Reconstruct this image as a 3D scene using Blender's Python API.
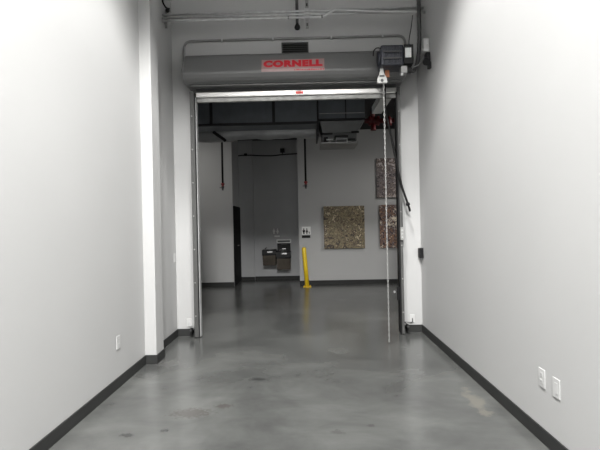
import bpy, bmesh, math, random
from mathutils import Vector, Matrix
random.seed(7)
for o in list(bpy.data.objects): bpy.data.objects.remove(o, do_unlink=True)
SC = bpy.context.scene
C = SC.collection

# ---------------------------------------------------------------- camera
YAW = math.atan(6/450.0); ROLL = math.radians(1.2)
cam = bpy.data.cameras.new('camera'); cam.sensor_fit = 'HORIZONTAL'; cam.sensor_width = 36.0
cam.lens = 450.0*36.0/600.0; cam.clip_start = 0.05; cam.clip_end = 200
co = bpy.data.objects.new('camera', cam); C.objects.link(co)
fw = Vector((-math.sin(YAW), math.cos(YAW), 0)); r0 = Vector((math.cos(YAW), math.sin(YAW), 0)); u0 = Vector((0, 0, 1))
rt = r0*math.cos(ROLL) - u0*math.sin(ROLL); up = r0*math.sin(ROLL) + u0*math.cos(ROLL)
m = Matrix((rt, up, -fw)).transposed().to_4x4(); m.translation = Vector((0, 0, 1.5))
co.matrix_world = m
SC.camera = co

# ---------------------------------------------------------------- world, large lights, exposure
w = bpy.data.worlds.new('world'); SC.world = w; w.use_nodes = True
w.node_tree.nodes['Background'].inputs[0].default_value = (0.9, 0.95, 1, 1)
w.node_tree.nodes['Background'].inputs[1].default_value = 0.02
SC.view_settings.view_transform = 'Standard'; SC.view_settings.look = 'None'
SC.view_settings.gamma = 1; SC.view_settings.use_curve_mapping = False
SC.view_settings.exposure = -0.06
SPOT_W = 2850.0        # lamps of the high bays in the near bay
SPOT_ANGLE = 150.5
HALL_W = 74.0         # ceiling panel of the hall behind the door, to the right of the opening
def area(name, loc, rot, sx, sy, power, col=(1, 1, 1)):
    l = bpy.data.lights.new(name, 'AREA'); l.shape = 'RECTANGLE'; l.size = sx; l.size_y = sy; l.energy = power; l.color = col
    o = bpy.data.objects.new(name, l); C.objects.link(o); o.location = loc; o.rotation_euler = rot
    return o
area('hall_ceiling_panel_light', (3.3, 8.9, 3.75), (0, math.radians(18), 0), 1.2, 0.6, HALL_W, (1, 0.98, 0.94))
area('hall_ceiling_panel_light', (-3.2, 10.0, 3.8), (0, math.radians(-10), 0), 1.2, 0.6, HALL_W*0.36, (1, 0.98, 0.94))

# ---------------------------------------------------------------- materials
def mat(name, col, rough=0.5, metal=0.0, bump=0.0, bscale=200.0, var=0.0, vscale=3.0, emit=None, spec=0.5):
    M = bpy.data.materials.new(name); M.use_nodes = True
    nt = M.node_tree; b = nt.nodes['Principled BSDF']
    b.inputs['Base Color'].default_value = (*col, 1); b.inputs['Roughness'].default_value = rough
    b.inputs['Metallic'].default_value = metal; b.inputs['Specular IOR Level'].default_value = spec
    tc = nt.nodes.new('ShaderNodeTexCoord')
    if var > 0:
        n = nt.nodes.new('ShaderNodeTexNoise'); n.inputs['Scale'].default_value = vscale; n.inputs['Detail'].default_value = 5
        nt.links.new(tc.outputs['Object'], n.inputs['Vector'])
        r = nt.nodes.new('ShaderNodeValToRGB')
        r.color_ramp.elements[0].position = 0.3; r.color_ramp.elements[1].position = 0.7
        r.color_ramp.elements[0].color = (*[c*(1-var) for c in col], 1)
        r.color_ramp.elements[1].color = (*[min(1, c*(1+var)) for c in col], 1)
        nt.links.new(n.outputs['Fac'], r.inputs['Fac']); nt.links.new(r.outputs['Color'], b.inputs['Base Color'])
    if bump > 0:
        n = nt.nodes.new('ShaderNodeTexNoise'); n.inputs['Scale'].default_value = bscale
        nt.links.new(tc.outputs['Object'], n.inputs['Vector'])
        bp = nt.nodes.new('ShaderNodeBump'); bp.inputs['Strength'].default_value = bump; bp.inputs['Distance'].default_value = 0.003
        nt.links.new(n.outputs['Fac'], bp.inputs['Height']); nt.links.new(bp.outputs['Normal'], b.inputs['Normal'])
    if emit:
        b.inputs['Emission Color'].default_value = (*emit[0], 1); b.inputs['Emission Strength'].default_value = emit[1]
    return M

WALL = mat('white_wall_paint', (0.42, 0.42, 0.417), 0.6, bump=0.12, bscale=260, var=0.012, vscale=1.2, spec=0.3)
GREYWALL = mat('grey_wall_paint', (0.38, 0.384, 0.388), 0.6, bump=0.1, bscale=260, var=0.03, spec=0.3)
BASE = mat('dark_rubber_base', (0.026, 0.0265, 0.026), 0.65, var=0.1, spec=0.25)
DECK = mat('dark_deck_paint', (0.03, 0.03, 0.032), 0.8, var=0.2)
BLACKDECK = mat('black_deck_paint', (0.012, 0.012, 0.013), 0.85, var=0.2)
HOOD = mat('grey_painted_steel', (0.135, 0.136, 0.135), 0.40, var=0.04, vscale=2)
STEEL = mat('dull_grey_steel', (0.24, 0.24, 0.235), 0.45, 0.35, var=0.1, vscale=6)
GALV = mat('galvanised_steel', (0.44, 0.445, 0.445), 0.45, 0.35, var=0.12, vscale=14)
JAMB = mat('dark_guide_steel', (0.075, 0.075, 0.073), 0.55, 0.2, var=0.08, vscale=6)
ALU = mat('mill_aluminium', (0.80, 0.79, 0.77), 0.34, 0.9, var=0.02, vscale=3)
ALUGREY = mat('scuffed_aluminium', (0.26, 0.26, 0.25), 0.5, 0.4, var=0.25, vscale=9)
BLACK = mat('black_plastic', (0.006, 0.006, 0.0065), 0.5, var=0.1, spec=0.25)
RUBBER = mat('black_rubber', (0.006, 0.006, 0.006), 0.7, var=0.1, spec=0.2)
DARKPIPE = mat('dark_flexible_steel', (0.055, 0.055, 0.055), 0.5, 0.2, var=0.1)
MOTOR = mat('black_cast_housing', (0.022, 0.024, 0.032), 0.4, 0.2, var=0.2, vscale=20)
WHITEP = mat('white_plastic', (0.50, 0.50, 0.495), 0.35, var=0.01)
LABEL = mat('pale_printed_label', (0.62, 0.63, 0.62), 0.5, var=0.1, vscale=40)
RED = mat('red_print', (0.50, 0.012, 0.025), 0.5, var=0.08, vscale=30)
REDSTICK = mat('red_sticker', (0.65, 0.03, 0.02), 0.45, var=0.05, vscale=30)
PINK = mat('faded_film_backing', (0.34, 0.22, 0.215), 0.4, var=0.06, vscale=20)
REDPIPE = mat('red_pipe_paint', (0.10, 0.007, 0.009), 0.45, var=0.15, vscale=20)
REDPIPE2 = mat('dull_red_fitting', (0.22, 0.03, 0.03), 0.5, var=0.15, vscale=30)
ORANGE = mat('orange_tag_card', (0.24, 0.075, 0.025), 0.6, var=0.1)
DUCT = mat('dark_duct_metal', (0.15, 0.165, 0.18), 0.5, 0.3, var=0.12, vscale=5)
DUCT2 = mat('mid_grey_unit_metal', (0.12, 0.123, 0.123), 0.5, 0.3, var=0.1, vscale=6)
DUCTSEAM = mat('black_duct_flange', (0.015, 0.015, 0.016), 0.6, var=0.1)
WRAP = mat('grey_duct_wrap', (0.36, 0.365, 0.37), 0.42, 0.25, bump=0.6, bscale=14, var=0.1, vscale=5)
YELLOW = mat('safety_yellow_paint', (0.80, 0.56, 0.02), 0.4, var=0.05, vscale=12)
FOUNT = mat('bronze_vinyl_panel', (0.085, 0.071, 0.056), 0.4, 0.4, var=0.08, vscale=10)
CHROME = mat('bright_stainless', (0.7, 0.7, 0.7), 0.22, 0.9, var=0.05)
GRILLE = mat('dark_grille_metal', (0.075, 0.077, 0.075), 0.5, 0.3, var=0.1)
DOORBLK = mat('black_door_paint', (0.006, 0.006, 0.0065), 0.7, var=0.1, spec=0.15)
ROPE = mat('pale_chain_metal', (0.40, 0.40, 0.39), 0.4, 0.4, var=0.1, vscale=30)
BOXGREY = mat('dark_grey_box', (0.045, 0.045, 0.045), 0.5, var=0.1)
SIGNGREY = mat('grey_sign_plate', (0.34, 0.34, 0.34), 0.5, var=0.04)
KEYGREY = mat('grey_keypad_case', (0.27, 0.27, 0.26), 0.5, var=0.04)
SIGNWHITE = mat('white_sign_plate', (0.70, 0.70, 0.68), 0.4, var=0.02)
LENS = mat('lamp_lens', (0.9, 0.9, 0.9), 0.4, emit=((1, 0.98, 0.95), 6.0))

def floor_mat():
    M = bpy.data.materials.new('polished_concrete'); M.use_nodes = True
    nt = M.node_tree; b = nt.nodes['Principled BSDF']; N = nt.nodes.new; L = nt.links.new
    tc = N('ShaderNodeTexCoord')
    def noise(scale, det, rough=0.6, dist=0.0, sx=1, sy=1):
        mp = N('ShaderNodeMapping'); mp.inputs['Scale'].default_value = (sx, sy, 1); L(tc.outputs['Object'], mp.inputs['Vector'])
        n = N('ShaderNodeTexNoise'); n.inputs['Scale'].default_value = scale; n.inputs['Detail'].default_value = det
        n.inputs['Roughness'].default_value = rough; n.inputs['Distortion'].default_value = dist
        L(mp.outputs['Vector'], n.inputs['Vector']); return n
    big = noise(0.8, 4, 0.58, 0.6)
    fine = noise(2.6, 6, 0.66, 0.5, 0.6, 1.0)
    r = N('ShaderNodeValToRGB'); e = r.color_ramp.elements
    e[0].position = 0.32; e[0].color = (0.057, 0.0585, 0.057, 1); e[1].position = 0.68; e[1].color = (0.106, 0.108, 0.104, 1)
    L(big.outputs['Fac'], r.inputs['Fac'])
    r2 = N('ShaderNodeValToRGB'); e = r2.color_ramp.elements
    e[0].position = 0.3; e[0].color = (0.80, 0.80, 0.80, 1); e[1].position = 0.7; e[1].color = (1.16, 1.16, 1.15, 1)
    L(fine.outputs['Fac'], r2.inputs['Fac'])
    mx = N('ShaderNodeMix'); mx.data_type = 'RGBA'; mx.blend_type = 'MULTIPLY'; mx.inputs[0].default_value = 1
    L(r.outputs['Color'], mx.inputs[6]); L(r2.outputs['Color'], mx.inputs[7])
    cur = mx.outputs[2]
    # stains with outlines of their own: (x, y, radius x, radius y, colour, strength, breakup scale)
    def stain(cx, cy, rx, ry, col, k, sc):
        nonlocal cur
        mp = N('ShaderNodeMapping'); mp.inputs['Location'].default_value = (-cx/rx, -cy/ry, 0); mp.inputs['Scale'].default_value = (1/rx, 1/ry, 0)
        L(tc.outputs['Object'], mp.inputs['Vector'])
        ln = N('ShaderNodeVectorMath'); ln.operation = 'LENGTH'; L(mp.outputs['Vector'], ln.inputs[0])
        n = noise(sc, 4, 0.7)
        ad = N('ShaderNodeMath'); ad.operation = 'MULTIPLY_ADD'; ad.inputs[1].default_value = 2.4; ad.inputs[2].default_value = -1.2
        L(n.outputs['Fac'], ad.inputs[0])
        su = N('ShaderNodeMath'); su.operation = 'ADD'; L(ln.outputs['Value'], su.inputs[0]); L(ad.outputs[0], su.inputs[1])
        mr = N('ShaderNodeMapRange'); mr.inputs['From Min'].default_value = 0.45; mr.inputs['From Max'].default_value = 0.85
        mr.inputs['To Min'].default_value = k; mr.inputs['To Max'].default_value = 0; L(su.outputs[0], mr.inputs['Value'])
        x = N('ShaderNodeMix'); x.data_type = 'RGBA'; L(mr.outputs[0], x.inputs[0]); L(cur, x.inputs[6]); x.inputs[7].default_value = (*col, 1)
        cur = x.outputs[2]
    stain(-0.96, 3.62, 0.22, 0.13, (0.052, 0.046, 0.041), 0.6, 30)
    stain(-0.72, 3.75, 0.10, 0.06, (0.052, 0.046, 0.041), 0.6, 30)
    stain(-0.50, 4.40, 0.09, 0.045, (0.03, 0.03, 0.03), 0.85, 20)
    stain(-1.33, 3.25, 0.06, 0.04, (0.035, 0.035, 0.035), 0.8, 25)
    stain(-1.08, 3.32, 0.04, 0.035, (0.035, 0.035, 0.035), 0.8, 25)
    stain(0.20, 3.25, 0.07, 0.05, (0.06, 0.06, 0.058), 0.6, 25)
    stain(0.45, 3.35, 0.04, 0.03, (0.05, 0.05, 0.048), 0.6, 25)
    stain(1.38, 3.78, 0.09, 0.36, (0.155, 0.145, 0.12), 0.55, 7)
    stain(-1.55, 4.95, 0.22, 0.25, (0.135, 0.135, 0.13), 0.45, 8)
    L(cur, b.inputs['Base Color'])
    rr = N('ShaderNodeMapRange'); rr.inputs['From Min'].default_value = 0.3; rr.inputs['From Max'].default_value = 0.7
    rr.inputs['To Min'].default_value = 0.20; rr.inputs['To Max'].default_value = 0.26
    L(big.outputs['Fac'], rr.inputs['Value']); L(rr.outputs[0], b.inputs['Roughness'])
    return M
FLOOR = floor_mat()

def paint_mat(name, cols, scale, seed):
    """dense splatter: warped noise over cell specks"""
    M = bpy.data.materials.new(name); M.use_nodes = True
    nt = M.node_tree; b = nt.nodes['Principled BSDF']; N = nt.nodes.new; L = nt.links.new
    tc = N('ShaderNodeTexCoord'); mp = N('ShaderNodeMapping'); mp.inputs['Location'].default_value = (seed, seed*2.3, seed*.7)
    L(tc.outputs['Object'], mp.inputs['Vector'])
    n = N('ShaderNodeTexNoise'); n.inputs['Scale'].default_value = scale; n.inputs['Detail'].default_value = 5; n.inputs['Roughness'].default_value = 0.72; n.inputs['Distortion'].default_value = 0.6
    L(mp.outputs['Vector'], n.inputs['Vector'])
    r = N('ShaderNodeValToRGB'); r.color_ramp.interpolation = 'CONSTANT'
    el = r.color_ramp.elements
    while len(el) < len(cols): el.new(0.5)
    k = len(cols)
    for i, c in enumerate(cols):
        el[i].position = 0 if i == 0 else 0.37 + 0.29*(i-1)/(k-1); el[i].color = (*c, 1)
    L(n.outputs['Fac'], r.inputs['Fac'])
    lo_ = N('ShaderNodeTexNoise'); lo_.inputs['Scale'].default_value = 2.2; lo_.inputs['Detail'].default_value = 2; L(mp.outputs['Vector'], lo_.inputs['Vector'])
    sm = N('ShaderNodeMath'); sm.operation = 'MULTIPLY_ADD'; sm.inputs[1].default_value = 0.45; L(lo_.outputs['Fac'], sm.inputs[0])
    sm2 = N('ShaderNodeMath'); sm2.operation = 'ADD'; sm2.inputs[1].default_value = -0.225; L(n.outputs['Fac'], sm2.inputs[0]); L(sm2.outputs[0], sm.inputs[2])
    L(sm.outputs[0], r.inputs['Fac'])
    v = N('ShaderNodeTexVoronoi'); v.inputs['Scale'].default_value = scale*2.2; L(mp.outputs['Vector'], v.inputs['Vector'])
    mr = N('ShaderNodeMapRange'); mr.inputs['From Min'].default_value = 0.22; mr.inputs['From Max'].default_value = 0.30; mr.inputs['To Min'].default_value = 1; mr.inputs['To Max'].default_value = 0
    L(v.outputs['Distance'], mr.inputs['Value'])
    sep = N('ShaderNodeSeparateColor'); L(v.outputs['Color'], sep.inputs[0])
    r2 = N('ShaderNodeValToRGB'); r2.color_ramp.interpolation = 'CONSTANT'; el = r2.color_ramp.elements
    sp = [cols[-1], cols[0], cols[1], cols[-2]]
    while len(el) < 4: el.new(0.5)
    for i, c in enumerate(sp): el[i].position = i*.25; el[i].color = (*c, 1)
    L(sep.outputs[0], r2.inputs['Fac'])
    x = N('ShaderNodeMix'); x.data_type = 'RGBA'; L(mr.outputs[0], x.inputs[0]); L(r.outputs['Color'], x.inputs[6]); L(r2.outputs['Color'], x.inputs[7])
    L(x.outputs[2], b.inputs['Base Color']); b.inputs['Roughness'].default_value = 0.55
    return M

# ---------------------------------------------------------------- mesh helpers
def bx(bm, x0, x1, y0, y1, z0, z1, bev=0.0, seg=2):
    vs = [bm.verts.new(p) for p in ((x0,y0,z0),(x1,y0,z0),(x1,y1,z0),(x0,y1,z0),(x0,y0,z1),(x1,y0,z1),(x1,y1,z1),(x0,y1,z1))]
    fs = [bm.faces.new([vs[i] for i in q]) for q in ((3,2,1,0),(4,5,6,7),(0,1,5,4),(1,2,6,5),(2,3,7,6),(3,0,4,7))]
    if bev > 0:
        es = set(e for f in fs for e in f.edges)
        bmesh.ops.bevel(bm, geom=list(es), offset=bev, segments=seg, affect='EDGES', profile=0.5)
    return bm
def box(*a, **k): return bx(bmesh.new(), *a, **k)
def frame_at(d):
    d = d.normalized(); a = Vector((0, 0, 1)) if abs(d.z) < 0.9 else Vector((1, 0, 0))
    s = d.cross(a).normalized(); return s, s.cross(d).normalized()
def tube(bm, pts, r, n=12, cap=True):
    pts = [Vector(p) for p in pts]; rings = []; s = None
    for i, p in enumerate(pts):
        d = (pts[min(i+1, len(pts)-1)] - pts[max(i-1, 0)])
        if s is None: s, t = frame_at(d)
        else:
            d.normalize(); s = (s - d*s.dot(d)).normalized(); t = s.cross(d).normalized()
        rr = r[i] if isinstance(r, (list, tuple)) else r
        rings.append([bm.verts.new(p + (s*math.cos(2*math.pi*k/n) + t*math.sin(2*math.pi*k/n))*rr) for k in range(n)])
    for a, b in zip(rings, rings[1:]):
        for k in range(n):
            f = bm.faces.new((a[k], a[(k+1) % n], b[(k+1) % n], b[k])); f.smooth = True
    if cap:
        bm.faces.new(list(reversed(rings[0]))); bm.faces.new(rings[-1])
    bmesh.ops.recalc_face_normals(bm, faces=bm.faces)
    return bm
def cyl(bm, a, b, r, n=16, r2=None): return tube(bm, [a, b], [r, r if r2 is None else r2], n)
def spline(pts, k=8):
    P = [Vector(p) for p in pts]; P = [2*P[0]-P[1]] + P + [2*P[-1]-P[-2]]; out = []
    for i in range(1, len(P)-2):
        for j in range(k):
            t = j/k; a, b, c, d = P[i-1:i+3]
            out.append(0.5*((2*b) + (c-a)*t + (2*a-5*b+4*c-d)*t*t + (3*b-a-3*c+d)*t**3))
    out.append(P[-2]); return out
def fillet(pts, r, k=6):
    P = [Vector(p) for p in pts]; out = [P[0]]
    for a, b, c in zip(P, P[1:], P[2:]):
        u = (a-b).normalized(); v = (c-b).normalized(); q = min(r, (a-b).length*.49, (c-b).length*.49)
        for j in range(k+1):
            t = j/k; out.append((b+u*q)*(1-t)**2 + b*2*t*(1-t) + (b+v*q)*t*t)
    return out + [P[-1]]
def prism_x(bm, prof, x0, x1, smooth=False):
    """closed (y,z) profile swept along x"""
    a = [bm.verts.new((x0, y, z)) for y, z in prof]; b = [bm.verts.new((x1, y, z)) for y, z in prof]; n = len(prof)
    for k in range(n):
        f = bm.faces.new((a[k], a[(k+1) % n], b[(k+1) % n], b[k])); f.smooth = smooth
    bm.faces.new(a[::-1]); bm.faces.new(b); bmesh.ops.recalc_face_normals(bm, faces=bm.faces); return bm
def prism_z(bm, prof, z0, z1):
    a = [bm.verts.new((x, y, z0)) for x, y in prof]; b = [bm.verts.new((x, y, z1)) for x, y in prof]; n = len(prof)
    for k in range(n): bm.faces.new((a[k], a[(k+1) % n], b[(k+1) % n], b[k]))
    bm.faces.new(a[::-1]); bm.faces.new(b); bmesh.ops.recalc_face_normals(bm, faces=bm.faces); return bm
def obj(name, bm, M, parent=None):
    me = bpy.data.meshes.new(name); bm.normal_update(); bm.to_mesh(me); bm.free(); me.materials.append(M)
    o = bpy.data.objects.new(name, me); C.objects.link(o)
    if parent:
        o.parent = parent
        if parent.parent is None: o.matrix_parent_inverse = Matrix.Translation(-parent.location)
    return o
def tag(o, label, cat, group=None):
    o['label'] = label; o['category'] = cat
    if group: o['group'] = group
    return o
def thing(name, label, cat, loc, group=None):
    o = bpy.data.objects.new(name, None); o.empty_display_size = 0.1; C.objects.link(o); o.location = loc
    return tag(o, label, cat, group)
def struct(name, bm, M):
    o = obj(name, bm, M); o['kind'] = 'structure'; return o

# ---------------------------------------------------------------- setting
XL, XR, YW = -1.805, 1.57, 6.2           # near bay: side walls and the wall that holds the door
YB = YW + 0.2                            # its other face
YF, YA = 11.3, 12.45                      # hall: far wall and back of the recess
AX0, AX1 = -1.835, -0.18                  # recess from / to
HC, NC = 3.86, 7.3                       # ceilings
OX0, OX1, OZ = -1.525, 1.285, 3.36         # opening
struct('floor', box(-6.2, 6.2, -8.2, 13.2, -0.1, 0), FLOOR)
pil = bmesh.new()
bx(pil, XL-0.2, XL, -8, YW, 0, NC)
struct('wall_left', pil, WALL)
struct('wall_left_pier', box(XL-0.05, -1.68, 4.95, 5.2, 0, NC, bev=0.004), WALL)
struct('wall_right', box(XR, XR+0.2, -8, YW, 0, NC), WALL)
struct('wall_rear', box(XL-0.2, XR+0.2, -8.2, -8, 0, NC), GREYWALL)
struct('ceiling', box(XL-0.2, XR+0.2, -8.2, YB, NC, NC+0.15), DECK)
wf = bmesh.new()
bx(wf, -6, OX0, YW, YB, 0, NC); bx(wf, OX1, 6, YW, YB, 0, NC); bx(wf, OX0, OX1, YW, YB, OZ, NC)
struct('wall_front', wf, WALL)
struct('ceiling_hall', box(-6, 6, YB, 13, HC, HC+0.15), BLACKDECK)
struct('wall_far_left', box(-6, AX0, YF, YF+0.2, 0, HC), WALL)
struct('wall_far_right', box(AX1, 6, YF, YF+0.2, 0, HC), WALL)
struct('wall_alcove_back', box(AX0-0.2, AX1+0.2, YA, YA+0.2, 0, HC), GREYWALL)
struct('wall_alcove_pier', box(AX0, -1.435, YA-0.07, YA, 0, HC), GREYWALL)
al = box(AX0-0.2, AX0, YF+0.2, YA, 0, HC)
struct('wall_alcove_left', al, GREYWALL)
struct('wall_alcove_right', box(AX1, AX1+0.2, YF+0.2, YA, 0, HC), GREYWALL)
struct('wall_hall_left', box(-6.2, -6, YB, YF, 0, HC), WALL)
struct('wall_hall_right', box(6, 6.2, YB, YF, 0, HC), WALL)
d = struct('door_1', box(AX0+0.001, AX0+0.03, YF+0.03, YA-0.06, 0.002, 2.02, bev=0.004), DOORBLK)
h = cyl(bmesh.new(), (AX0+0.03, YF+0.36, 1.0), (AX0+0.075, YF+0.36, 1.0), 0.011); cyl(h, (AX0+0.07, YF+0.355, 1.0), (AX0+0.07, YF+0.47, 1.0), 0.009)
obj('door_handle', h, CHROME, d)
# rubber base boards with a coved toe
def base(name, segs, h=0.1, t=0.009):
    bm = bmesh.new()
    for a in segs: bx(bm, *a, 0, h, bev=0.003)
    struct(name, bm, BASE)
T = 0.012
base('baseboard_left', [(XL, XL+T, -8, 4.95-T), (XL, -1.68+T, 4.95-T, 4.95), (-1.68, -1.68+T, 4.95, 5.2), (XL, -1.68+T, 5.2, 5.2+T), (XL, XL+T, 5.2+T, YW-T)])
base('baseboard_right', [(XR-T, XR, -8, YW-T)])
base('baseboard_front', [(XL, -1.546, YW-T, YW), (1.306, XR, YW-T, YW)])
base('baseboard_far_left', [(-6, AX0, YF-T, YF)])
base('baseboard_far_right', [(AX1, 6, YF-T, YF)])
base('baseboard_alcove', [(AX0, -1.435, YA-0.07-T, YA-0.07), (-1.435, AX1, YA-T, YA)])

# ---------------------------------------------------------------- high bay lamps of the near bay (above the frame)
def high_bay(y, z0, lbl, power, ang, blend=0.14):
    x = -0.1
    t = thing('high_bay_light', lbl, 'ceiling light', (x, y, z0), 'high bay lights of the loading corridor')
    prof = [(0.06, 0.30), (0.09, 0.24), (0.15, 0.17), (0.21, 0.07), (0.22, 0.04)]
    bm = bmesh.new(); tube(bm, [(x, y, z0+z) for _, z in prof], [r for r, _ in prof], 28, cap=False); obj('reflector', bm, STEEL, t)
    obj('housing', cyl(bmesh.new(), (x, y, z0+0.301), (x, y, z0+0.375), 0.075), BLACK, t)
    obj('stem', cyl(bmesh.new(), (x, y, z0+0.376), (x, y, NC-0.001), 0.012), GALV, t)
    obj('lens', cyl(bmesh.new(), (x, y, z0+0.05), (x, y, z0+0.06), 0.19, 24), LENS, t)
    l = bpy.data.lights.new('high_bay_lamp', 'SPOT'); l.energy = power; l.spot_size = math.radians(ang); l.spot_blend = blend
    l.shadow_soft_size = 0.32; l.color = (1.0, 0.992, 0.975)
    o = bpy.data.objects.new('high_bay_lamp', l); C.objects.link(o); o.parent = t; o.location = (0, 0, 0.0)
high_bay(-1.0, 5.45, 'grey domed high bay light in the middle of the corridor', SPOT_W, SPOT_ANGLE)
high_bay(3.0, 6.8, 'grey domed high bay light nearest the rolling door', SPOT_W*0.72, 75.5, 0.16)
high_bay(-5.2, 5.45, 'grey domed high bay light towards the rear of the corridor', SPOT_W*0.8, SPOT_ANGLE)

# ---------------------------------------------------------------- rolling door
DR = thing('rolling_door', 'grey steel rolling door fully raised above the doorway, red lettering on its barrel hood', 'rolling door', (-0.09, 6.1, 0))
prof = [(6.195, 3.77), (5.95, 3.77), (5.90, 3.757), (5.86, 3.722), (5.772, 3.505), (5.767, 3.487), (5.770, 3.466), (5.798, 3.428), (5.835, 3.40), (5.88, 3.385), (5.95, 3.38), (6.195, 3.38)]
hb = prism_x(bmesh.new(), prof, -1.538, 1.318)
HD = obj('hood', hb, HOOD, DR)
# rolled stiffening lips along the hood's lower edge
obj('hood_lip', box(-1.50, 1.30, 5.93, 5.955, 3.362, 3.3795, bev=0.003), HOOD, HD)
for x0, x1 in ((-1.55, -1.5385), (1.3185, 1.33)):
    pr = [(y*0.985 + 6.0*0.015, z) for y, z in prof]
    obj('end_bracket', prism_x(bmesh.new(), pr, x0, x1), STEEL, DR)
eb = box(-1.585, -1.551, 5.9, 6.12, 3.5, 3.66, bev=0.004); cyl(eb, (-1.60, 5.95, 3.58), (-1.552, 5.95, 3.58), 0.035)
obj('bearing', eb, STEEL, DR)
# film lettering on the upper slope of the hood
sl = Vector((0, 5.86-5.772, 3.722-3.505)).normalized(); nrm = Vector((0, -sl.z, sl.y))
O = Vector((-0.125, 5.772, 3.505))
def on_hood(bm_or_me, lift):
    M = Matrix(((1, 0, 0), (0, sl.y, sl.z), (0, nrm.y, nrm.z))).transposed().to_4x4(); M.translation = O + nrm*lift
    bm_or_me.transform(M)
fb = box(-0.405, 0.405, 0.002, 0.155, 0, 0.0012); on_hood(fb, 0.0004); obj('decal', fb, PINK, HD)
cu = bpy.data.curves.new('lettering', 'FONT'); cu.body = 'CORNELL'; cu.align_x = 'CENTER'; cu.size = 0.135; cu.extrude = 0.0006; cu.offset = 0.010; cu.space_character = 1.14
tmp = bpy.data.objects.new('lettering', cu); C.objects.link(tmp)
dg = bpy.context.evaluated_depsgraph_get(); me = bpy.data.meshes.new_from_object(tmp.evaluated_get(dg))
bpy.data.objects.remove(tmp, do_unlink=True)
xs = [v.co.x for v in me.vertices]; zs = [v.co.y for v in me.vertices]
kx = 0.76/(max(xs)-min(xs)); ky = 0.110/(max(zs)-min(zs)); mnx = (max(xs)+min(xs))/2; mny = min(zs)
for v in me.vertices: v.co = ((v.co.x-mnx)*kx, (v.co.y-mny)*ky + 0.031, v.co.z + 0.0024)
on_hood(me, 0.0004)
me.materials.clear(); me.materials.append(RED)
lo = bpy.data.objects.new('lettering', me); C.objects.link(lo); lo.parent = HD; lo['label'] = 'bold red capitals CORNELL'
# small illegible line of print under the name, on the band below the crease
fl = Vector((0, 5.78-5.747, 3.41-3.495)).normalized()
bb = bmesh.new(); x = -0.11
while x < 0.27:
    wd = random.uniform(0.008, 0.028); bx(bb, x, x+wd, 5.7635, 5.7655, 3.484, 3.484+random.choice((0.010, 0.014, 0.016))); x += wd + random.uniform(0.006, 0.014)
obj('small_print', bb, RED, HD)
fb = box(-0.53, 0.28, 5.7656, 5.7675, 3.475, 3.505); obj('decal_edge', fb, PINK, HD)
# bottom bar and the curtain rolled up behind it
obj('curtain', box(-1.455, 1.255, 6.106, 6.116, 3.20, 3.47), BOXGREY, DR)  # dark colour stands in for the shade between hood and bar
bb = prism_x(bmesh.new(), [(6.10, 3.325), (6.075, 3.325), (6.062, 3.312), (6.058, 3.262), (6.066, 3.250), (6.10, 3.250)], -1.447, 1.252)
BB = obj('bottom_bar', bb, ALU, DR)
obj('sticker', box(-0.105, 0.0, 6.053, 6.0575, 3.266, 3.302), REDSTICK, BB)['label'] = 'small red sticker'
ra = box(-1.447, 1.252, 6.066, 6.11, 3.185, 3.241, bev=0.006)
obj('bottom_seal', ra, ALUGREY, DR)
# guides
def guide(s):
    if s < 0:
        g = box(-1.535, -1.478, 6.055, 6.199, 0.012, 3.33, bev=0.002); o = obj('guide', g, JAMB, DR)
        obj('wall_angle', box(-1.545, -1.5355, 6.12, 6.199, 0.012, 3.33), JAMB, o)
        obj('guide_slot', box(-1.4775, -1.468, 6.075, 6.17, 0.012, 3.26), BLACK, o)
        obj('guide_edge', box(-1.4675, -1.458, 6.09, 6.18, 0.012, 3.26, bev=0.002), GALV, o)
    else:
        g = box(1.262, 1.297, 6.055, 6.199, 0.012, 3.33, bev=0.002); o = obj('guide', g, JAMB, DR)
        obj('wall_angle', box(1.2975, 1.304, 6.12, 6.199, 0.012, 3.33), JAMB, o)
        obj('guide_slot', box(1.241, 1.2615, 6.05, 6.18, 0.012, 3.26), BLACK, o)
    bl = bmesh.new()
    for k in range(7):
        z = 0.3 + k*0.45; x = -1.512 if s < 0 else 1.281; cyl(bl, (x, 6.047, z), (x, 6.056, z), 0.011, 8)
    obj('bolts', bl, STEEL, o)
guide(-1); guide(1)
sb = cyl(bmesh.new(), (1.17, 6.09, 0.575), (1.2405, 6.09, 0.575), 0.010); bx(sb, 1.21, 1.2405, 6.07, 6.11, 0.46, 0.64, bev=0.004)
obj('slide_bolt', sb, BLACK, DR)
kn = cyl(bmesh.new(), (1.172, 6.065, 0.575), (1.172, 6.09, 0.575), 0.016); obj('bolt_knob', kn, CHROME, DR)

# ---------------------------------------------------------------- door operator
OP = thing('door_operator', 'black electric door operator on the right end of the barrel hood', 'door motor', (1.13, 5.55, 3.38))
ob = box(0.95, 1.225, 5.46, 5.73, 3.45, 3.70, bev=0.02, seg=3); obj('motor_housing', ob, MOTOR, OP)
rb = bmesh.new()
for k in range(5): bx(rb, 0.985+k*0.047, 1.003+k*0.047, 5.445, 5.462, 3.475, 3.68, bev=0.004)
obj('cooling_fins', rb, MOTOR, OP)
fn = bmesh.new()
for z in (3.52, 3.60): bx(fn, 0.975, 1.20, 5.43, 5.446, z, z+0.018, bev=0.003)
obj('clamp_band', fn, BOXGREY, OP)
obj('control_box', box(1.226, 1.345, 5.46, 5.70, 3.465, 3.70, bev=0.008), BLACK, OP)
obj('label_plate', box(1.242, 1.315, 5.455, 5.4595, 3.54, 3.655), LABEL, OP)['label'] = 'pale printed label plate'
jb = box(1.195, 1.27, 5.48, 5.58, 3.36, 3.449, bev=0.006); obj('junction_box', jb, STEEL, OP)
cyl_ = cyl(bmesh.new(), (1.21, 5.50, 3.335), (1.21, 5.50, 3.36), 0.018); obj('cable_gland', cyl_, WHITEP, OP)
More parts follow.
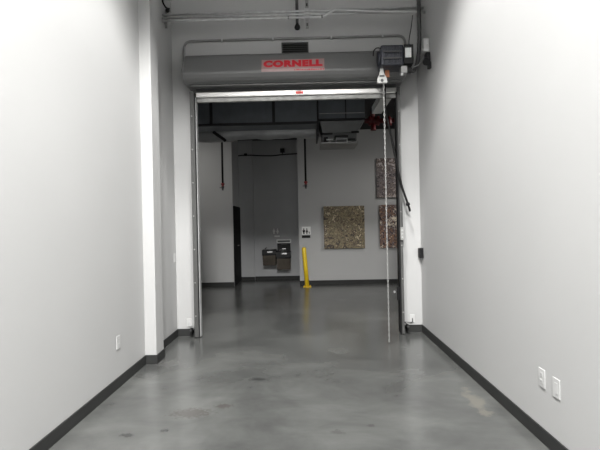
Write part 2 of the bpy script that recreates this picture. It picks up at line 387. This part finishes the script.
obj('limit_switch', box(1.271, 1.33, 5.49, 5.58, 3.37, 3.43, bev=0.006), BLACK, OP)
lp = tube(bmesh.new(), spline([(0.955, 5.47, 3.66), (0.90, 5.47, 3.665), (0.865, 5.48, 3.63), (0.862, 5.50, 3.58)]), 0.007, 8); obj('lead', lp, RUBBER, OP)
obj('gearbox', cyl(bmesh.new(), (0.98, 5.60, 3.58), (0.93, 5.60, 3.58), 0.09, 24), MOTOR, OP)

HC_ = thing('chain_hoist', 'pale hand chain hoist dangling from the door operator to the floor', 'chain hoist', (0.985, 5.6, 0))
hp = [(0.955, 0.0), (0.99, 0.012)]
yk = bmesh.new(); prism = [(-0.018, 3.46), (0.018, 3.46), (0.022, 3.40), (0.06, 3.33), (0.068, 3.27), (-0.06, 3.27), (-0.055, 3.33), (-0.022, 3.40)]
a = [yk.verts.new((0.975+x, 5.56, z)) for x, z in prism]; b = [yk.verts.new((0.975+x, 5.615, z)) for x, z in prism]
for k in range(8): yk.faces.new((a[k], a[(k+1) % 8], b[(k+1) % 8], b[k]))
yk.faces.new(a[::-1]); yk.faces.new(b); bmesh.ops.recalc_face_normals(yk, faces=yk.faces)
bmesh.ops.bevel(yk, geom=yk.edges[:], offset=0.006, segments=2, affect='EDGES')
obj('chain_guide', yk, ROPE, HC_)
ho = bmesh.new(); bx(ho, 0.945, 1.005, 5.553, 5.559, 3.345, 3.365); cyl(ho, (0.975, 5.552, 3.30), (0.975, 5.56, 3.30), 0.018); obj('guide_slot', ho, BOXGREY, HC_)
obj('guide_stem', cyl(bmesh.new(), (0.975, 5.59, 3.42), (0.975, 5.59, 3.449), 0.012), ROPE, HC_)
# link chain: alternating links down to the floor, one part for each strand
def strand(x0, x1, y, z0, z1):
    bm = bmesh.new(); n = int((z0-z1)/0.034)
    for i in range(n):
        z = z0 - (i+0.5)*(z0-z1)/n; x = x0 + (x1-x0)*(i+0.5)/n; L = 0.021; W = 0.0075
        pts = []
        for k in range(9):
            t = 2*math.pi*k/8
            c, s = W*math.cos(t), L*math.sin(t)
            pts.append((x + (c if i % 2 else 0), y + (0 if i % 2 else c), z + s))
        tube(bm, pts, 0.0032, 5, cap=False)
    return bm
obj('chain', strand(0.998, 1.0, 5.585, 3.235, 0.03), ROPE, HC_)
og = box(1.02, 1.075, 5.60, 5.604, 3.35, 3.44); tag(obj('tag', og, ORANGE), 'orange paper tag hanging below the door operator', 'tag')

for q in list(OP.children) + list(HC_.children):
    if q.name.split('.')[0] != 'chain':
        for v in q.data.vertices: v.co.z -= 0.04
for q in bpy.data.objects:
    if q.name.split('.')[0] == 'tag':
        for v in q.data.vertices: v.co.z -= 0.04

# black cord
pts = spline([(1.055, 5.66, 3.30), (1.05, 5.80, 3.22), (1.085, 5.96, 2.98), (1.165, 5.99, 2.60), (1.262, 5.99, 2.07), (1.338, 5.975, 1.80), (1.372, 6.0, 1.71), (1.398, 6.06, 1.66)])
CD = tag(obj('cord', tube(bmesh.new(), pts, 0.015, 10), RUBBER), 'black rubber cord hanging slack across the right door guide', 'cord')
pk = tube(bmesh.new(), [(1.347, 5.98, 1.77), (1.353, 5.985, 1.757), (1.362, 5.99, 1.735), (1.368, 5.995, 1.722)], [0.012, 0.026, 0.026, 0.012], 10)
obj('cord_connector', pk, BLACK, CD)

# ---------------------------------------------------------------- things on the door wall
g = thing('vent_grille', 'dark louvred vent grille on the wall above the barrel hood', 'vent', (-0.1, 6.2, 3.9))
fr = bmesh.new()
bx(fr, -0.285, 0.085, 6.175, 6.199, 3.82, 3.835); bx(fr, -0.285, 0.085, 6.175, 6.199, 3.995, 4.01)
bx(fr, -0.285, -0.27, 6.175, 6.199, 3.835, 3.995); bx(fr, 0.07, 0.085, 6.175, 6.199, 3.835, 3.995)
obj('frame', fr, GRILLE, g)
lv = bmesh.new()
for k in range(6):
    z = 3.838 + k*0.027; prism_x(lv, [(6.178, z), (6.181, z), (6.197, z+0.020), (6.194, z+0.022)], -0.27, 0.07)
obj('louvres', lv, GRILLE, g)
obj('backing', box(-0.27, 0.07, 6.1975, 6.199, 3.835, 3.995), BLACK, g)

lp = fillet([(-1.625, 6.17, 3.55), (-1.625, 6.17, 4.06), (1.405, 6.17, 4.06), (1.405, 6.17, 3.60)], 0.11)
LC = tag(obj('wiring_conduit', tube(bmesh.new(), lp, 0.017, 12), STEEL), 'thin grey conduit looping over the barrel hood with rounded corners', 'conduit')
for x in (-1.1, -0.4, 0.4, 1.1): obj('pipe_strap', box(x-0.012, x+0.012, 6.153, 6.199, 4.04, 4.08, bev=0.004), GALV, LC)

def eye(x, s, lbl):
    t = thing('photo_eye', lbl, 'safety sensor', (x, 6.19, 0.1))
    obj('wall_plate', box(x-0.035, x+0.035, 6.187, 6.199, 0.13, 0.24, bev=0.004), WHITEP, t)
    x2 = -1.578 if s < 0 else 1.338
    k = cyl(bmesh.new(), (x2, 6.02, 0.115), (x2, 6.09, 0.115), 0.024); bx(k, x2-0.012, x2+0.012, 6.03, 6.186, 0.055, 0.10, bev=0.004)
    obj('sensor_head', k, BLACK, t)
    obj('sensor_lens', cyl(bmesh.new(), (x2, 6.012, 0.115), (x2, 6.02, 0.115), 0.015), BOXGREY, t)
    obj('lead', tube(bmesh.new(), spline([(x2, 6.08, 0.13), (x2-s*0.0+0.02*s*-1, 6.14, 0.15), (x-0.01*s, 6.17, 0.14), (x, 6.182, 0.195)]), 0.005, 8), GALV if s < 0 else RUBBER, t)
eye(-1.64, -1, 'floor level photo eye sensor left of the doorway')
eye(1.43, 1, 'floor level photo eye sensor right of the doorway')

kb = thing('door_keypad', 'small pale grey switch box on the right door guide', 'switch box', (1.29, 6.04, 1.35))
obj('body', box(1.258, 1.302, 6.01, 6.054, 1.27, 1.44, bev=0.006), KEYGREY, kb)
for z in (1.31, 1.355, 1.40): obj('button', cyl(bmesh.new(), (1.28, 6.004, z), (1.28, 6.0095, z), 0.011), GALV, kb)
obj('cable', cyl(bmesh.new(), (1.288, 6.03, 1.44), (1.288, 6.03, 3.2), 0.008), STEEL, kb)

cb = thing('control_box', 'dark grey control box on the right wall beside the doorway', 'control box', (1.55, 6.1, 1.09))
obj('body', box(1.522, 1.569, 6.06, 6.16, 1.02, 1.155, bev=0.004), BLACK, cb)
obj('cover', box(1.5165, 1.5215, 6.07, 6.15, 1.03, 1.145), BLACK, cb)

# ---------------------------------------------------------------- conduit run below the ceiling of the near bay
Yc = 5.8
tag(obj('conduit', tube(bmesh.new(), [(XL+0.002, Yc, 4.255), (0.10, Yc, 4.255), (XR-0.004, Yc, 4.253)], 0.0145, 12), GALV), 'topmost of three grey conduits crossing the corridor above the rolling door', 'conduit', 'conduits above the rolling door')
tag(obj('conduit', tube(bmesh.new(), [(XL+0.002, Yc-0.01, 4.21), (0.10, Yc-0.01, 4.21), (XR-0.004, Yc-0.01, 4.205)], 0.0145, 12), GALV), 'middle one of three grey conduits crossing the corridor above the rolling door', 'conduit', 'conduits above the rolling door')
CL = tag(obj('conduit', tube(bmesh.new(), spline([(XL+0.002, Yc-0.02, 4.168), (-0.8, Yc-0.02, 4.168), (0.2, Yc-0.02, 4.166), (0.26, Yc-0.02, 4.168), (0.42, Yc-0.07, 4.222), (0.5, Yc-0.07, 4.226), (1.0, Yc-0.07, 4.19), (XR-0.004, Yc-0.07, 4.168)], 5), 0.0155, 12), GALV), 'lowest of the three grey conduits above the rolling door, with an offset bend', 'conduit', 'conduits above the rolling door')
for q0, q1 in (((0.25, 5.778, 4.167), (0.27, 5.778, 4.170)), ((-0.18, 5.78, 4.166), (-0.16, 5.78, 4.166))): obj('coupling', cyl(bmesh.new(), q0, q1, 0.021, 12), STEEL, CL)
hs = thing('strut_hanger', 'grey slotted strut hanger clamping the conduits at mid span', 'hanger', (0.07, 5.83, 4.05))
stb = bmesh.new(); bx(stb, 0.048, 0.092, 5.82, 5.85, 4.05, NC-0.001, bev=0.003); obj('strut', stb, STEEL, hs)
for k in range(28): obj('slot', box(0.061, 0.079, 5.8185, 5.8199, 4.07+k*0.085, 4.11+k*0.085), BLACK, hs)
for z in (4.255, 4.21, 4.168):
    c = box(0.035, 0.105, 5.752, 5.82, z-0.019, z+0.019, bev=0.006); obj('clamp', c, GALV, hs)
for sx, lbl in ((-1.765, 'short strut stub behind the left end of the conduits'),):
    t = thing('wall_strut', lbl, 'hanger', (sx, 5.83, 4.08)); obj('strut', box(sx-0.014, sx+0.014, 5.83, 5.85, 4.10, 4.33, bev=0.003), STEEL, t)
    obj('clamp', box(sx-0.02, sx+0.02, 5.816, 5.8295, 4.14, 4.28, bev=0.003), STEEL, t)
dp = thing('drop_pipe', 'short dark pipe with a bulb end hanging behind the conduits', 'pipe', (-0.06, 5.95, 4.1))
obj('pipe', cyl(bmesh.new(), (-0.06, 5.95, 4.17), (-0.06, 5.95, NC-0.001), 0.02), BOXGREY, dp)
obj('bulb', tube(bmesh.new(), [(-0.06, 5.95, z) for z in (4.17, 4.15, 4.13, 4.105, 4.085, 4.075)], [0.018, 0.024, 0.036, 0.04, 0.028, 0.006], 16), BLACK, dp)
# black cable curling down at the pier
pc = tube(bmesh.new(), spline([(-1.79, 5.78, 4.62), (-1.79, 5.78, 4.45), (-1.775, 5.78, 4.385), (-1.74, 5.78, 4.335), (-1.70, 5.78, 4.32)]), 0.011, 10)
K = tag(obj('cable', pc, RUBBER), 'black cable curling down to the left end of the conduits', 'cable')
obj('cable_plug', tube(bmesh.new(), [(-1.725, 5.78, 4.325), (-1.728, 5.78, 4.30), (-1.733, 5.78, 4.275)], [0.022, 0.03, 0.014], 10), BLACK, K)
# flexible conduit from the conduits to the operator
fx = spline([(1.472, 5.66, 4.46), (1.470, 5.66, 4.20), (1.475, 5.68, 3.83), (1.463, 5.71, 3.58), (1.42, 5.70, 3.45), (1.38, 5.66, 3.40), (1.349, 5.60, 3.385)], 10)
rr = [0.024 + 0.0025*(i % 2) for i in range(len(fx))]
tag(obj('flexible_conduit', tube(bmesh.new(), fx, rr, 12), DARKPIPE), 'thick dark flexible conduit curving down to the door operator', 'conduit')
tag(obj('wire', tube(bmesh.new(), spline([(1.417, 5.765, 4.145), (1.39, 5.75, 3.98), (1.361, 5.75, 3.82), (1.358, 5.73, 3.72), (1.356, 5.72, 3.60), (1.353, 5.68, 3.44)]), 0.0055, 8), RUBBER), 'thin dark wire dropping from the conduits beside the flexible conduit', 'wire')
# sensor and black bracket on the right wall
es = thing('motion_sensor', 'white oblong sensor high on the right wall', 'sensor', (XR, 5.6, 3.7))
obj('body', box(1.492, 1.569, 5.55, 5.64, 3.60, 3.775, bev=0.018, seg=3), WHITEP, es)
obj('lens', box(1.525, 1.545, 5.545, 5.5495, 3.69, 3.75), LABEL, es)
bs = thing('alarm_horn', 'black angular device on the right wall under the white sensor', 'alarm', (XR, 5.58, 3.5))
obj('body', box(1.515, 1.569, 5.53, 5.63, 3.46, 3.59, bev=0.012), BLACK, bs)
obj('horn', tube(bmesh.new(), [(1.525, 5.529, 3.50), (1.51, 5.50, 3.47), (1.50, 5.47, 3.44)], [0.03, 0.036, 0.045], 16), BLACK, bs)
obj('bracket', box(1.53, 1.569, 5.50, 5.56, 3.38, 3.4595, bev=0.006), BLACK, bs)
tag(obj('sensor_wire', tube(bmesh.new(), spline([(1.545, 5.66, 3.60), (1.50, 5.665, 3.545), (1.44, 5.60, 3.46), (1.353, 5.56, 3.41)]), 0.0055, 8), GALV), 'thin grey wire sagging from the right wall sensor to the door operator', 'wire')

# ---------------------------------------------------------------- wall plates
def plate(wall_x, y, z, lbl, kind, s, h=0.124, wd=0.082):
    t = thing('wall_outlet' if kind != 'switch' else 'light_switch', lbl, 'outlet' if kind != 'switch' else 'light switch', (wall_x, y, z))
    def b(name, a0, a1, y0, y1, z0, z1, M, bev=0.002):
        xs = sorted((wall_x + s*a0, wall_x + s*a1)); return obj(name, box(xs[0], xs[1], y0, y1, z0, z1, bev=bev), M, t)
    b('cover_plate', 0.001, 0.007, y-wd/2, y+wd/2, z-h/2, z+h/2, WHITEP)
    if kind == 'duplex':
        for dz in (-0.024, 0.024):
            o = b('socket', 0.0071, 0.0092, y-0.017, y+0.017, z+dz-0.014, z+dz+0.014, WHITEP, 0.001)
            sl_ = bmesh.new()
            for dy in (-0.006, 0.006):
                xs = sorted((wall_x+s*0.0093, wall_x+s*0.0096)); bx(sl_, xs[0], xs[1], y+dy-0.001, y+dy+0.001, z+dz-0.004, z+dz+0.006)
            obj('slots', sl_, BOXGREY, o)
    elif kind == 'data':
        b('insert', 0.0071, 0.0095, y-0.017, y+0.017, z-0.034, z+0.034, WHITEP, 0.001)
    else:
        b('rocker', 0.0071, 0.012, y-0.017, y+0.017, z-0.034, z+0.034, WHITEP, 0.002)
plate(XR, 3.05, 0.437, 'white duplex outlet on the right wall, nearer the door of the pair', 'duplex', -1)
plate(XR, 2.875, 0.431, 'white smooth-faced wall plate on the right wall, nearer the camera of the pair', 'data', -1)
plate(XL, 4.24, 0.425, 'white duplex outlet low on the left wall before the pier', 'duplex', 1)
plate(XL, 6.12, 1.09, 'white light switch on the left wall between pier and rolling door', 'switch', 1, 0.12, 0.075)

# ---------------------------------------------------------------- hall: ducts and pipes under the black ceiling
t = thing('rectangular_duct', 'long dark rectangular duct crossing the hall ceiling at left', 'duct', (-2, 8.3, 3.3))
obj('duct_body', box(-5.5, 0.235, 8.0, 8.55, 3.315, 3.84, bev=0.006), DUCT, t)
for x in (-4.0, -2.8, -1.65, -0.535):
    obj('flange', box(x-0.025, x+0.025, 7.984, 8.03, 3.305, 3.85), DUCTSEAM, t)
obj('bottom_strip', box(-5.5, 0.235, 7.985, 8.0, 3.29, 3.335), DUCTSEAM, t)  # black strip along the duct's front bottom edge
t = thing('duct_hanger', 'black slanted hanger strap under the dark duct at upper left', 'hanger', (-1.6, 8.8, 3.2))
obj('strap', tube(bmesh.new(), [(-1.70, 8.45, 3.285), (-1.69, 8.47, 3.27), (-1.55, 8.70, 3.185), (-1.53, 8.72, 3.165)], 0.03, 8), BLACK, t)
# wrapped round duct, sagging a little between supports
def wrap(x0, x1, y, za, zb, r):
    bm = bmesh.new(); pts = []; rs = []; n = 46
    for i in range(n+1):
        f = i/n; pts.append((x0+(x1-x0)*f, y, za+(zb-za)*f + 0.012*math.sin(f*19))); rs.append(r + 0.012*math.sin(f*41) + 0.008*math.sin(f*97))
    return tube(bm, pts, rs, 24)
tag(obj('round_duct', wrap(-5.5, 0.45, 9.1, 3.30, 3.44, 0.165), WRAP), 'pale wrapped round duct running below the dark duct', 'duct')
t = thing('square_duct', 'boxy dark duct section over the hall right of the long duct', 'duct', (0.7, 8.4, 3.37))
obj('duct_body', box(0.265, 1.10, 8.1, 8.9, 3.40, 3.84, bev=0.006), DUCT, t)
obj('seam', box(0.745, 0.765, 8.09, 8.1, 3.40, 3.84), DUCTSEAM, t)
obj('stiffener', box(0.28, 1.09, 8.088, 8.0995, 3.488, 3.50), GALV, t)
obj('bottom_strip', box(0.265, 1.10, 8.085, 8.1, 3.372, 3.399), DUCTSEAM, t)
obj('side_flange', box(0.236, 0.264, 8.07, 8.92, 3.1, 3.84), DUCTSEAM, t)
t = thing('fan_unit', 'grey ceiling fan coil unit with slotted underside below the boxy duct', 'air handler', (0.65, 8.5, 2.97))
hbm = bmesh.new()
a = [hbm.verts.new(p) for p in ((0.29, 8.15, 3.37), (1.10, 8.15, 3.37), (1.10, 8.85, 3.37), (0.29, 8.85, 3.37), (0.34, 8.22, 3.17), (0.96, 8.22, 3.17), (0.96, 8.8, 3.17), (0.34, 8.8, 3.17))]
for q in ((0, 1, 2, 3), (7, 6, 5, 4), (4, 5, 1, 0), (5, 6, 2, 1), (6, 7, 3, 2), (7, 4, 0, 3)): hbm.faces.new([a[i] for i in q])
bmesh.ops.recalc_face_normals(hbm, faces=hbm.faces)
obj('plenum', hbm, DUCT2, t)
obj('cabinet', box(0.33, 0.96, 8.22, 8.8, 3.02, 3.169, bev=0.01), DUCT2, t)
bl = bmesh.new(); bx(bl, 0.30, 0.52, 8.2, 8.219, 3.135, 3.165); bx(bl, 0.86, 1.0, 8.2, 8.219, 3.155, 3.19); bx(bl, 0.56, 0.80, 8.2, 8.219, 3.085, 3.115)
bx(bl, 0.55, 0.575, 8.2, 8.219, 3.03, 3.10); bx(bl, 0.36, 0.43, 8.2, 8.219, 3.0, 3.09); bx(bl, 0.80, 0.93, 8.2, 8.219, 3.03, 3.055)
obj('access_slots', bl, BLACK, t)
obj('drain_pan', box(0.30, 0.98, 8.16, 8.85, 2.965, 2.995, bev=0.004), STEEL, t)
fr = bmesh.new(); bx(fr, 0.57, 0.78, 8.13, 8.155, 3.035, 3.045); bx(fr, 0.57, 0.78, 8.13, 8.155, 2.965, 2.975); bx(fr, 0.57, 0.58, 8.13, 8.155, 2.975, 3.035); bx(fr, 0.77, 0.78, 8.13, 8.155, 2.975, 3.035)
obj('access_frame', fr, GALV, t)
bk = bmesh.new(); bx(bk, 0.40, 0.52, 8.14, 8.16, 3.02, 3.045); bx(bk, 0.46, 0.47, 8.14, 8.16, 2.97, 3.02); obj('pan_bracket', bk, GALV, t)
t = thing('ceiling_beam', 'pale narrow boxed channel running towards the back at upper right of the hall', 'channel', (1.36, 8, 3.56))
obj('channel', box(1.285, 1.465, 6.75, 8.5, 3.565, 3.70, bev=0.004), mat('pale_channel_paint', (0.85, 0.85, 0.83), 0.5, var=0.05), t)
obj('hanger_rod', cyl(bmesh.new(), (1.37, 8.2, 3.70), (1.37, 8.2, HC-0.001), 0.01), GALV, t)
t = thing('sprinkler_main', 'dark red sprinkler pipe with valve fittings at upper right of the hall', 'pipe', (1.6, 9.4, 3.7))
obj('pipe', cyl(bmesh.new(), (1.28, 9.5, 3.66), (5.5, 9.5, 3.66), 0.05, 16), REDPIPE, t)
vb = tube(bmesh.new(), [(1.36, 9.5, 3.66), (1.40, 9.5, 3.66), (1.42, 9.5, 3.66), (1.52, 9.5, 3.66), (1.54, 9.5, 3.66), (1.58, 9.5, 3.66)], [0.1, 0.1, 0.075, 0.075, 0.1, 0.1], 18); obj('valve', vb, REDPIPE, t)
obj('riser', tube(bmesh.new(), [(1.45, 9.5, 3.72), (1.45, 9.5, 3.8), (1.45, 9.5, HC-0.001)], 0.05, 14), REDPIPE, t)
obj('drain_leg', tube(bmesh.new(), [(1.46, 9.5, 3.62), (1.46, 9.5, 3.50), (1.46, 9.5, 3.46)], [0.05, 0.05, 0.06], 14), REDPIPE, t)
obj('elbow', tube(bmesh.new(), fillet([(1.75, 9.43, 3.66), (1.75, 9.25, 3.66), (1.75, 9.25, 3.50)], 0.1), 0.05, 14), REDPIPE, t)
def rod(x, lbl):
    y = 10.6; t = thing('drop_rod', lbl, 'hanging pipe', (x, y, 2.4), 'hanging drop pipes in the hall')
    obj('pipe', cyl(bmesh.new(), (x, y, 2.52), (x, y, HC-0.001), 0.024), BLACK, t)
    v = tube(bmesh.new(), [(x, y, z) for z in (2.53, 2.52, 2.49, 2.485, 2.455, 2.45)], [0.02, 0.045, 0.045, 0.028, 0.028, 0.05], 14); obj('valve', v, REDPIPE2, t)
    obj('nozzle', tube(bmesh.new(), [(x, y, 2.45), (x, y, 2.41), (x, y, 2.38), (x, y, 2.355)], [0.03, 0.03, 0.018, 0.02], 12), BOXGREY, t)
    obj('lever', box(x-0.075, x-0.02, y-0.012, y+0.012, 2.41, 2.425), BOXGREY, t)
rod(-1.945, 'black drop pipe with red valve hanging left of the recess')
rod(0.015, 'black drop pipe with red valve hanging above the restroom sign')
# conduit and junction box on the recess wall
cb = tag(obj('wall_cable', tube(bmesh.new(), spline([(AX0+0.01, YA-0.088, 3.44), (-1.6, YA-0.088, 3.45), (-1.42, YA-0.085, 3.445), (-1.3, YA-0.05, 3.44), (-0.9, YA-0.03, 3.43), (-0.6, YA-0.03, 3.455), (AX1-0.01, YA-0.03, 3.47)]), 0.016, 8), BLACK), 'dark cable strung across the top of the recess wall', 'cable')
obj('cable_clip', box(-1.66, -1.58, YA-0.11, YA-0.071, 3.43, 3.50, bev=0.006), BLACK, cb)
t = thing('junction_box', 'small black box above the cable on the recess wall', 'junction box', (-0.61, YA, 3.5))
obj('body', box(-0.67, -0.55, YA-0.08, YA-0.001, 3.51, 3.62, bev=0.008), BLACK, t); obj('stem', box(-0.625, -0.595, YA-0.03, YA-0.001, 3.48, 3.509), BLACK, t)

# ---------------------------------------------------------------- hall: wall things
P1 = paint_mat('olive_splatter', [(0.02, 0.017, 0.013), (0.085, 0.06, 0.04), (0.27, 0.21, 0.12), (0.16, 0.14, 0.08), (0.07, 0.042, 0.03), (0.52, 0.44, 0.29)], 9, 3.1)
P2 = paint_mat('mauve_splatter', [(0.025, 0.02, 0.02), (0.12, 0.098, 0.10), (0.24, 0.20, 0.20), (0.07, 0.05, 0.045), (0.26, 0.20, 0.17), (0.60, 0.55, 0.54)], 11, 5.7)
P3 = paint_mat('rust_and_plum_splatter', [(0.015, 0.012, 0.014), (0.08, 0.05, 0.06), (0.30, 0.17, 0.10), (0.04, 0.028, 0.035), (0.24, 0.19, 0.18), (0.75, 0.66, 0.52)], 10, 9.2)
tag(obj('painting', box(0.445, 1.462, YF-0.06, YF-0.002, 0.89, 1.95, bev=0.004), P1), 'square olive and brown speckled canvas, leftmost on the far wall', 'painting', 'speckled canvases on the far wall')
tag(obj('painting', box(1.785, 2.80, YF-0.06, YF-0.002, 2.14, 3.12, bev=0.004), P2), 'greyish mauve speckled canvas hung above another at right', 'painting', 'speckled canvases on the far wall')
tag(obj('painting', box(1.84, 2.86, YF-0.06, YF-0.002, 0.885, 1.96, bev=0.004), P3), 'dark canvas with rust and cream specks, under the mauve one', 'painting', 'speckled canvases on the far wall')

def figure(bm, x, y, z, s, skirt=False):
    cyl(bm, (x, y, z+0.86*s), (x, y-0.002, z+0.86*s), 0.12*s, 12)
    def pl(pts):
        a = [bm.verts.new((x+px*s, y, z+pz*s)) for px, pz in pts]; b = [bm.verts.new((x+px*s, y-0.002, z+pz*s)) for px, pz in pts]; n = len(pts)
        for k in range(n): bm.faces.new((a[k], a[(k+1) % n], b[(k+1) % n], b[k]))
        bm.faces.new(a[::-1]); bm.faces.new(b)
    if skirt: pl([(-0.12, 0.7), (0.12, 0.7), (0.27, 0.28), (0.1, 0.28), (0.1, 0), (-0.1, 0), (-0.1, 0.28), (-0.27, 0.28)])
    else: pl([(-0.22, 0.7), (0.22, 0.7), (0.22, 0.35), (0.13, 0.35), (0.13, 0), (-0.13, 0), (-0.13, 0.35), (-0.22, 0.35)])
    bmesh.ops.recalc_face_normals(bm, faces=bm.faces); return bm
t = thing('restroom_sign', 'white restroom sign with black figures and a black strip below', 'sign', (0, YF, 1.3))
obj('plate', box(-0.108, 0.115, YF-0.012, YF-0.001, 1.255, 1.455, bev=0.002), SIGNWHITE, t)
f1 = figure(bmesh.new(), -0.058, YF-0.0122, 1.275, 0.14); obj('pictogram', f1, BLACK, t)
f2 = figure(bmesh.new(), 0.018, YF-0.0122, 1.275, 0.14, True); obj('pictogram', f2, BOXGREY, t)
f3 = figure(bmesh.new(), 0.078, YF-0.0122, 1.275, 0.06); obj('pictogram', f3, BOXGREY, t)
obj('text_strip', box(-0.108, 0.103, YF-0.012, YF-0.001, 1.172, 1.238, bev=0.002), BLACK, t)
t = thing('notice_sign', 'faded grey sign on the recess wall above the drinking fountains', 'sign', (-0.83, YA, 1.3))
obj('plate', box(-0.93, -0.72, YA-0.010, YA-0.001, 1.15, 1.44, bev=0.002), SIGNGREY, t)
for x, sk in ((-0.89, False), (-0.79, True)): obj('pictogram', figure(bmesh.new(), x, YA-0.0102, 1.27, 0.15, sk), SIGNWHITE, t)
obj('text_strip', box(-0.88, -0.73, YA-0.0125, YA-0.0102, 1.18, 1.225), LABEL, t)

def fountain(x0, x1, z0, z1, lbl, bh=0.15):
    t = thing('drinking_fountain', lbl, 'drinking fountain', ((x0+x1)/2, YA, z0), 'drinking fountains in the recess')
    y0 = YA-0.42
    bd = bmesh.new(); a = [(y0+0.08, z0), (y0+0.01, z1-bh-0.02), (y0+0.01, z1-bh-0.001), (YA-0.001, z1-bh-0.001), (YA-0.001, z0)]
    prism_x(bd, a, x0+0.012, x1-0.012); obj('cabinet', bd, FOUNT, t)
    bs_ = bmesh.new(); prism_x(bs_, [(y0, z1-bh), (y0-0.012, z1-bh+0.03), (y0, z1-0.012), (y0+0.02, z1), (YA-0.001, z1), (YA-0.001, z1-bh)], x0, x1); obj('basin', bs_, BLACK, t)
    dr = bmesh.new(); tube(dr, [((x0+x1)/2, y0+0.17, z1+0.0005), ((x0+x1)/2, y0+0.17, z1+0.006)], [0.13, 0.12], 20); obj('bowl_plate', dr, STEEL, t)
    sp = tube(bmesh.new(), spline([((x0+x1)/2-0.11, y0+0.13, z1), ((x0+x1)/2-0.11, y0+0.13, z1+0.035), ((x0+x1)/2-0.06, y0+0.10, z1+0.05)]), 0.014, 10); obj('bubbler', sp, CHROME, t)
    pb = box((x0+x1)/2-0.05, (x0+x1)/2+0.09, y0-0.018, y0-0.0125, z1-0.075, z1-0.035, bev=0.002); obj('push_bar', pb, CHROME, t)
    return t
fountain(-1.19, -0.822, 0.425, 0.85, 'lower drinking fountain on the left of the recess wall pair')
F2 = fountain(-0.815, -0.425, 0.31, 0.80, 'right-hand drinking fountain with a black bottle filler panel above it', 0.19)
obj('bottle_filler', box(-0.80, -0.44, YA-0.09, YA-0.001, 0.802, 1.01, bev=0.006), BLACK, F2)
ns = bmesh.new(); bx(ns, -0.68, -0.56, YA-0.13, YA-0.0905, 0.84, 0.87, bev=0.004); obj('filler_nozzle', ns, CHROME, F2)
obj('indicator', box(-0.70, -0.54, YA-0.094, YA-0.0905, 0.975, 0.995), BOXGREY, F2)
cp = box(-0.82, -0.42, YA-0.10, YA-0.001, 1.012, 1.12, bev=0.004); obj('top_cap', cp, LABEL, F2)['label'] = 'pale top cap with dark strip'
obj('cap_strip', box(-0.79, -0.45, YA-0.1035, YA-0.1005, 1.042, 1.085), BOXGREY, F2)

# bollard, leaning a little to the left at the top
B = thing('bollard', 'yellow steel bollard leaning slightly in front of the far wall', 'bollard', (0, 10.87, 0))
ax = Vector((-0.065, 0.0, 0.95)); p0 = Vector((0, 10.87, 0.014))
pts = [p0 + ax*f for f in (0, 0.5, 0.96, 0.985, 1.0)]
obj('post', tube(bmesh.new(), pts, [0.052, 0.052, 0.052, 0.043, 0.02], 20), YELLOW, B)
obj('base_plate', box(-0.095, 0.095, 10.775, 10.965, 0.001, 0.014, bev=0.003), YELLOW, B)
for sx in (-1, 1):
    for sy in (-1, 1): obj('anchor_bolt', cyl(bmesh.new(), (sx*0.072, 10.87+sy*0.072, 0.0145), (sx*0.072, 10.87+sy*0.072, 0.035), 0.011, 6), YELLOW, B)
